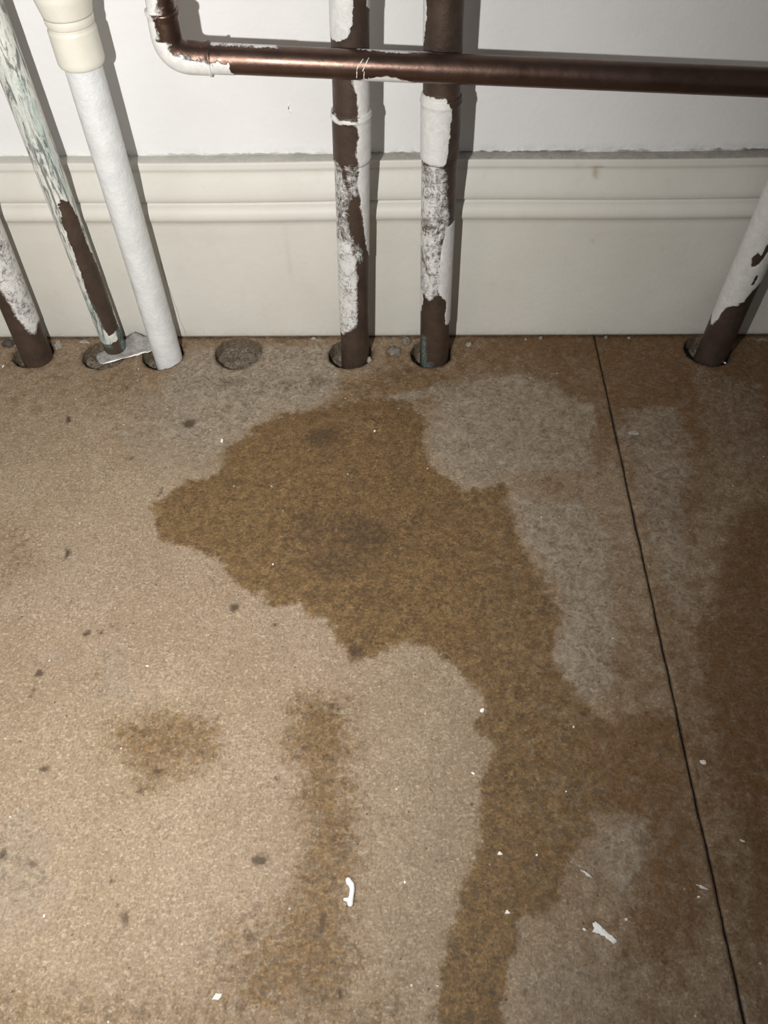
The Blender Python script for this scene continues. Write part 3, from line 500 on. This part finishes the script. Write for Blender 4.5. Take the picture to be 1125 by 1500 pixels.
# horizontal copper pipe with its elbow and riser
hl, hr_ = Vector(HP['l']) / 1e3, Vector(HP['r']) / 1e3
hdir = (hr_ - hl).normalized(); up = Vector((HP['up'][0] / 1e3 - hl.x, 0, HP['up'][2] / 1e3 - hl.z)).normalized()
up = Vector((.03, 0, 1)).normalized()
RB = .0118; RP = .0073
def sweep(name, pts, dirs, r, mat, paint, seg=48, **kw):
    V = []; P = []; S = []; F = []; n = len(pts); acc = 0
    for i in range(n):
        d = dirs[i]; fy = Vector((0, -1, 0)); fy = (fy - d * fy.dot(d)).normalized(); s = d.cross(fy).normalized()
        if i: acc += (pts[i] - pts[i - 1]).length
        rr = r(i, acc) if callable(r) else r
        for k in range(seg):
            a = (k / seg - .5) * math.tau; nn = fy * math.cos(a) + s * math.sin(a)
            q = pts[i] + nn * rr; p, st = paint(q, nn, i); V.append(q + nn * .00025 * (p > .5)); P.append(p); S.append(st)
    idx = np.arange(n * seg).reshape(n, seg); nx = np.roll(idx, -1, 1)
    F = np.stack([idx[:-1], nx[:-1], nx[1:], idx[1:]], -1).reshape(-1, 4).tolist()
    F.append(idx[0][::-1].tolist()); F.append(idx[-1].tolist())
    me = mesh_obj(name, V, F, mat, attrs={'paint': P, 'streak': S, 'green': [0.0] * len(P)}, **kw)
    bm = bmesh.new(); bm.from_mesh(me.data); bmesh.ops.recalc_face_normals(bm, faces=bm.faces); bm.to_mesh(me.data); bm.free()
    me.data.polygons.foreach_set('use_smooth', [True] * len(me.data.polygons))
    return me
root = empty('copper_pipe', tuple(hl), label='bare brown copper pipe running across the wall with an elbow at left', cat='pipe')
outw = (-up - hdir).normalized()          # outer side of the bend
corner = hl
c0 = corner + up * RB; c1 = corner + hdir * RB
arc_p = []; arc_d = []
for i in range(25):
    f = i / 24; a = (1 - f) ** 2 * c0 + 2 * (1 - f) * f * corner + f * f * c1
    arc_p.append(a); arc_d.append((2 * (1 - f) * (corner - c0) + 2 * f * (c1 - corner)).normalized())
ew = HP['ey'] / 1e3 - c0.z
fit_p = [c0 + up * ew * (1 - i / 8) for i in range(8)] + arc_p + [c1 + hdir * .0105 * (i + 1) / 10 for i in range(10)]
fit_d = [-up] * 8 + arc_d + [hdir] * 10
VD = Vector((0, -.375, -.927))
def nz(q, f=300): return mnoise.fractal(Vector(q) * f, 1.0, 2.0, 3)
def elbow_paint(q, nn, i):
    d = fit_d[i]; o = (Vector((-1, 0, 0)) * max(0, d.dot(-up)) + VD * max(0, d.dot(hdir))).normalized()
    c = nn.dot(o); lim = .38 if i < 10 else (.02 if i < 36 else .12)
    return (max(0, min(1, .5 + (c - lim + .35 * nz(q, 420)) * 1.8)), .35)
under(sweep('elbow_fitting', fit_p, fit_d, lambda i, s: .0081 + (.0006 if i < 2 or i > 40 else 0) - (.0002 if 2 <= i < 4 else 0), BRIGHT, elbow_paint), root)
def riser_paint(q, nn, i):
    c = nn.dot(-Vector((1, 0, 0))); return (max(0, min(1, .5 + (c + .05 + .22 * nz(q)) * 1.6)), .5)
top = c0 + up * (ew - .001)
rp = [top + up * .0015 * i for i in range(30)] + [top + up * (.045 + .08 * i) for i in range(12)]
under(sweep('riser', rp, [up] * len(rp), RP, BRIGHT, riser_paint), root)
run0 = c1 + hdir * .009; L = 1.0 - run0.x
xs_ = [run0.x + .0014 * i for i in range(int((.215 - run0.x) / .0014))] + [.23 + .06 * i for i in range(14)]
rp = [run0 + hdir * ((x - run0.x) / hdir.x) for x in xs_]
def run_paint(q, nn, i):
    x = q.x * 1e3; n_ = nz(q, 260); dn = nn.dot(VD)
    p = 0
    # brushed patch next to the elbow, on the lower half
    if x < -84: p = max(p, min(.5 + (dn - .22 - .3 * n_) * 2.0, .5 + (-92.0 - x + 2 * dn - 2 * n_) * .35, 1))
    # thin line of paint along the top, fading out
    if x < -60: p = max(p, min(.5 + (-dn - .86 + .1 * n_) * 2, .5 + (-66 - x) * .1, 1))
    # patch wrapped round the underside between the upright pipes, and on top
    k = 1 - abs((x + 8) / 15.5)
    p = max(p, min(1, .5 + (dn - .98 + .36 * k * (k > 0)) * 3, .5 + k * 3))
    k = 1 - abs((x + 4) / 20)
    p = max(p, min(1, .5 + (-dn - 1.0 + .16 * k * (k > 0)) * 3, .5 + k * 3))
    return (max(0, p), .12)
under(sweep('tube', rp, [hdir] * len(rp), RP + .0001, BRIGHT, run_paint), root)
# drips dried over the pipe where the paint was flicked
for xx, a0, a1 in ((-23.5, .15, .8), (-20.5, .0, .9), (-20.0, -.65, .0), (-23.8, -.6, .15)):
    ctr = run0 + hdir * ((xx / 1e3 - run0.x) / hdir.x); ctr2 = ctr + hdir * (.0035 if a0 >= 0 else .0004)
    pts = []
    for k in range(7):
        a = a0 + (a1 - a0) * k / 6; b = ctr.lerp(ctr2, k / 6); pts.append(b + Vector((0, -math.cos(a), math.sin(a))) * (RP + .0002))
    V, F = tube(pts, [.00022 + .0001 * math.sin(k * 2.1) for k in range(7)], 6)
    under(mesh_obj('paint_drip', V, F, CHIP), root)

# ---------------------------------------------------------------- crumpled grey strip across the second hole
def strip():
    A, B, Cc = [np.array(q) / 1e3 for q in STRIP]
    n = 40; rows = []
    def samp(Q, f):
        g = f * (len(Q) - 1); i = min(int(g), len(Q) - 2); return Q[i] + (Q[i + 1] - Q[i]) * (g - i)
    for i in range(n):
        f = i / (n - 1); a = samp(A, f).copy(); b = samp(B, f).copy(); c = samp(Cc, f).copy()
        a[2] = .0016; b[2] = .0032
        rise = max(0, min(1, (f - .36) / .12)); ctop = b + (c - b) * rise; ctop[2] = max(b[2] + .0006, c[2] * rise + .0015)
        if rise < 1: ctop[1] = b[1] + .004 * (1 - rise) + (c[1] - b[1]) * rise
        row = []
        for k in range(10):
            g = k / 9
            p = a + (b - a) * (g / .5) if g < .5 else b + (ctop - b) * ((g - .5) / .5)
            w_ = .0007 * mnoise.noise(Vector(p) * 230) + .0004 * mnoise.noise(Vector(p) * 700)
            row.append((p[0] + w_ * .4, p[1] + w_, p[2] + abs(w_) + .0002))
        rows.append(row)
    V = [p for r in rows for p in r]; F = [[i * 10 + k, (i + 1) * 10 + k, (i + 1) * 10 + k + 1, i * 10 + k + 1] for i in range(n - 1) for k in range(9)]
    o = mesh_obj('sheet_strip', V, F, GREY, label='crumpled grey strip of sheet lying across the hole beside the white plastic pipe', cat='strip')
    m = o.modifiers.new('thickness', 'SOLIDIFY'); m.thickness = .0009; m.offset = 0
    # front edge painted white as if lit
    V, F = tube([tuple(np.array(rows[i][0]) + (0, -.0003, .0003)) for i in range(2, n - 5)], [.0002 + .0006 * abs(math.sin(i * .21)) ** 2 for i in range(n - 7)], 6)
    e = mesh_obj('lit_edge', V, F, CHIP, parent=o, label='front edge painted pale as if lit')
strip()

# ---------------------------------------------------------------- flakes, drips and crumbs on the boards
def flake(name, cx, cy, poly, h, mat, label, cat, z=.0002, group=None):
    """irregular flat chip with a domed, uneven top"""
    n = len(poly); base_ = [(cx + a, cy + b, z) for a, b in poly]
    mid = [(cx + a * .86, cy + b * .86, z + h * (.8 + .35 * random.random())) for a, b in poly]
    V = base_ + mid + [(cx + sum(a for a, b in poly) / n, cy + sum(b for a, b in poly) / n, z + h * 1.25)]
    F = [[i, (i + 1) % n, n + (i + 1) % n, n + i] for i in range(n)] + [[n + i, n + (i + 1) % n, 2 * n] for i in range(n)] + [list(range(n - 1, -1, -1))]
    o = mesh_obj(name, V, F, mat, False, label=label, cat=cat, group=group); return o
def rag(rx, ry, rot, n=9, seed=0):
    rd = random.Random(seed); out = []
    for i in range(n):
        a = i * math.tau / n; k = .72 + .5 * rd.random(); x, y = rx * math.cos(a) * k, ry * math.sin(a) * k
        out.append((x * math.cos(rot) - y * math.sin(rot), x * math.sin(rot) + y * math.cos(rot)))
    return out
V, F = [], []
pts = [(a / 1e3, b / 1e3, .0011) for a, b in [(-26.3, -401.9), (-26.0, -402.5), (-25.2, -404.0), (-24.0, -405.2), (-23.6, -407.3), (-23.9, -410.1), (-24.5, -412.6), (-24.2, -414.4), (-24.1, -415.0)]]
dr = tube(pts, [.0005, .0013, .0017, .0016, .0013, .0013, .0017, .0013, .0005], 10)
br = tube([(-.0245, -.4122, .0009), (-.0262, -.4118, .0009), (-.0277, -.4116, .0007)], [.0011, .0010, .0007], 8)
nn_ = len(dr[0]); V = list(dr[0]) + list(br[0]); F = dr[1] + [[i + nn_ for i in f] for f in br[1]]
V = [(x, y, max(z, .0002)) for x, y, z in V]
mesh_obj('paint_drip', V, F, CHIP, label='thick hooked white paint squiggle, largest drip at the bottom middle', cat='paint drip')
def outline_flake(name, pts, h, mat, label, cat):
    rd = random.Random(len(pts)); fine_ = []
    for i, p in enumerate(pts):
        q = pts[(i + 1) % len(pts)]; L_ = math.hypot(q[0] - p[0], q[1] - p[1])
        for k in range(3): fine_.append((p[0] + (q[0] - p[0]) * k / 3 + rd.uniform(-.12, .12) * L_, p[1] + (q[1] - p[1]) * k / 3 + rd.uniform(-.12, .12) * L_))
    pts = fine_
    cx = sum(a for a, b in pts) / len(pts) / 1e3; cy = sum(b for a, b in pts) / len(pts) / 1e3
    return flake(name, cx, cy, [(a / 1e3 - cx, b / 1e3 - cy) for a, b in pts], h, mat, label, cat)
outline_flake('paint_smear', SM, .0005, CHIP, 'broad ragged white paint smear near the bottom right, left of the board joint', 'paint smear')
outline_flake('paint_sliver', S1, .0005, TRANS, 'thin curved white sliver above the broad ragged smear', 'paint flake')
outline_flake('paint_sliver', S2, .0005, TRANS, 'thin white sliver just left of the board joint at the lower right', 'paint flake')
NAMES = [
 (45.2, -314, 1.5, 1.2, .5, 'white paint chip at the right side of the stain, below its middle'),
 (38.4, -349.4, 1.3, .6, -.6, 'slim white chip on the pale strip, above the small black spot'),
 (49.5, -389.6, .9, 1.0, .1, 'small rounded white chip on the brown stain, above the triangular chip'),
 (51.1, -416.4, 1.5, .9, 0, 'triangular white chip low on the brown stain'),
 (2, -403.4, .7, .8, 0, 'tiny white dot right of the thick hooked paint squiggle'),
 (86.9, -423.7, .9, .6, -.5, 'tiny cream chip left of the broad ragged smear'),
 (-127.7, -111, .9, 1.9, .05, 'upright white chip on the pale board above the top left of the big stain'),
 (-202.4, -36.2, .5, .5, 0, 'tiny white dot in front of the grey strip'),
 (-174.8, -30.2, 2.4, .5, .75, 'slanted white splinter in front of the plastic pipe'),
 (247.5, -31.7, 1.1, .9, .2, 'white chip beside the foot of the pipe at the right edge'),
 (-308.8, -32.6, .6, 1.6, -.2, 'small upright white chip at the far left, in front of the leftmost pipe'),
 (86.3, -358.7, .5, .5, .4, 'tiny white dot on the brown stain left of the joint, below a like dot'),
 (94.7, -323.3, .7, .5, -.6, 'tiny white dot on the brown stain, upper of two left of the joint'),
 (67.8, -390.4, .7, .6, 0, 'tiny pale dot between the stain and the thin curved sliver'),
 (161, -342.6, 2.0, 1.3, .0, 'greyish white chip just right of the board joint'),
 (-83.7, -452.9, 2.3, 1.5, .5, 'pale green-grey chip near the bottom edge, left of centre'),
 (-80.9, -216.7, .6, .6, 0, 'tiny white dot on the left lobe of the big stain'),
 (-18.7, -102, .9, .7, .5, 'tiny glinting chip on the upper part of the big stain'),
 (-147.3, -287.7, 1.1, .6, .1, 'faint cream chip on the pale board, middle left'),
 (143.8, -408.9, .8, .5, 0, 'tiny pale dot below the thin sliver by the joint'),
 (107.3, -419.1, .8, .7, .5, 'faint pale crumb right of the broad ragged smear'),
 (-172, -420.3, .6, .7, 0, 'tiny white dot on the pale board at the lower left'),
 (171.4, -382.7, 1.4, .6, -.3, 'faint pale chip right of the board joint, low in the frame'),
]
for i, (x, y, rx, ry, rot, lab) in enumerate(NAMES):
    x, y, rx, ry = x / 1e3, y / 1e3, rx / 1e3, ry / 1e3
    m = TRANS if ('faint' in lab or 'grey' in lab or 'pale' in lab) and 'tiny' not in lab and 'slim' not in lab and 'upright' not in lab else CHIP
    poly = [(-.0014, -.0008), (-.0004, .0009), (.0002, .0009), (.0016, -.0006), (.0004, -.0009)] if 'triangular' in lab else rag(rx, ry, rot, 8, i)
    flake('paint_chip', x, y, poly, .0005, m, lab, 'paint flake')

def blob(name, cx, cy, rx, ry, rz, mat, seed, label, cat, amp=.35, z0=0.0, yaw=0, sub=3):
    bm = bmesh.new(); bmesh.ops.create_icosphere(bm, subdivisions=sub, radius=1)
    for v in bm.verts:
        k = 1 + amp * mnoise.noise(v.co * 1.6 + Vector((seed, 0, 0))) + amp * .4 * mnoise.noise(v.co * 4 + Vector((0, seed, 0)))
        x, y, z = v.co * k; z = max(z, -.35)
        v.co = (cx + (x * math.cos(yaw) - y * math.sin(yaw)) * rx, cy + (x * math.sin(yaw) + y * math.cos(yaw)) * ry, z0 + (z + .35) * rz)
    me = bpy.data.meshes.new(name); bm.to_mesh(me); bm.free(); me.materials.append(mat)
    me.polygons.foreach_set('use_smooth', [True] * len(me.polygons))
    return link(bpy.data.objects.new(name, me), label=label, cat=cat)
blob('sealant_blob', .0045, -.0066, .0040, .0026, .0032, GLUE, 3, 'shiny dried blob of clear sealant by the skirting between the two middle pipes', 'blob')
blob('sealant_blob', -.0052, -.0165, .0055, .0050, .0012, GLUE, 9, 'flat brown smear of dried sealant in front of the shiny blob', 'blob', .5)
blob('dirt_crumb', -.3120, -.0070, .0045, .0036, .0030, DARKB, 5, 'dark lump of dirt by the skirting at the far left', 'crumb')
blob('plaster_crumb', -.2715, -.0085, .0028, .0042, .0026, PLAST, 6, 'pale crumbly lump beside the foot of the leftmost pipe', 'crumb', .6)
blob('plaster_crumb', .1103, -.0034, .0018, .0015, .0020, GLUE, 7, 'glassy crumb under the skirting left of the board joint', 'crumb')
blob('plaster_crumb', .1614, -.0028, .0017, .0014, .0018, GLUE, 8, 'glassy crumb under the skirting just right of the board joint', 'crumb')
blob('plaster_crumb', .1795, -.0028, .0012, .0011, .0012, PLAST, 10, 'small pale crumb under the skirting, second right of the joint', 'crumb')
blob('plaster_crumb', -.0690, -.0022, .0022, .0013, .0014, PLAST, 11, 'thin pale crumb under the skirting left of the middle pipes', 'crumb')
blob('plaster_crumb', .0535, -.0100, .0026, .0022, .0016, PLAST, 12, 'small pale crumb right of the foot of the collared pipe', 'crumb', .6)
blob('plaster_crumb', .0985, -.0040, .0010, .0009, .0010, PLAST, 13, 'tiny pale crumb beside the glassy crumb left of the joint', 'crumb')
blob('plaster_crumb', .1660, -.1040, .0042, .0022, .0007, PLAST, 14, 'flat pale smear of plaster just right of the joint, near its top', 'crumb', .5)
blob('plaster_crumb', -.0245, -.0275, .0018, .0026, .0022, PLAST, 15, 'crumb of plaster wedged at the hole rim of the left middle pipe', 'crumb', .6)
blob('plaster_crumb', -.2520, -.0050, .0042, .0014, .0012, PLAST, 16, 'low pale crumbs along the skirting between the two leftmost pipes', 'crumb', .6)
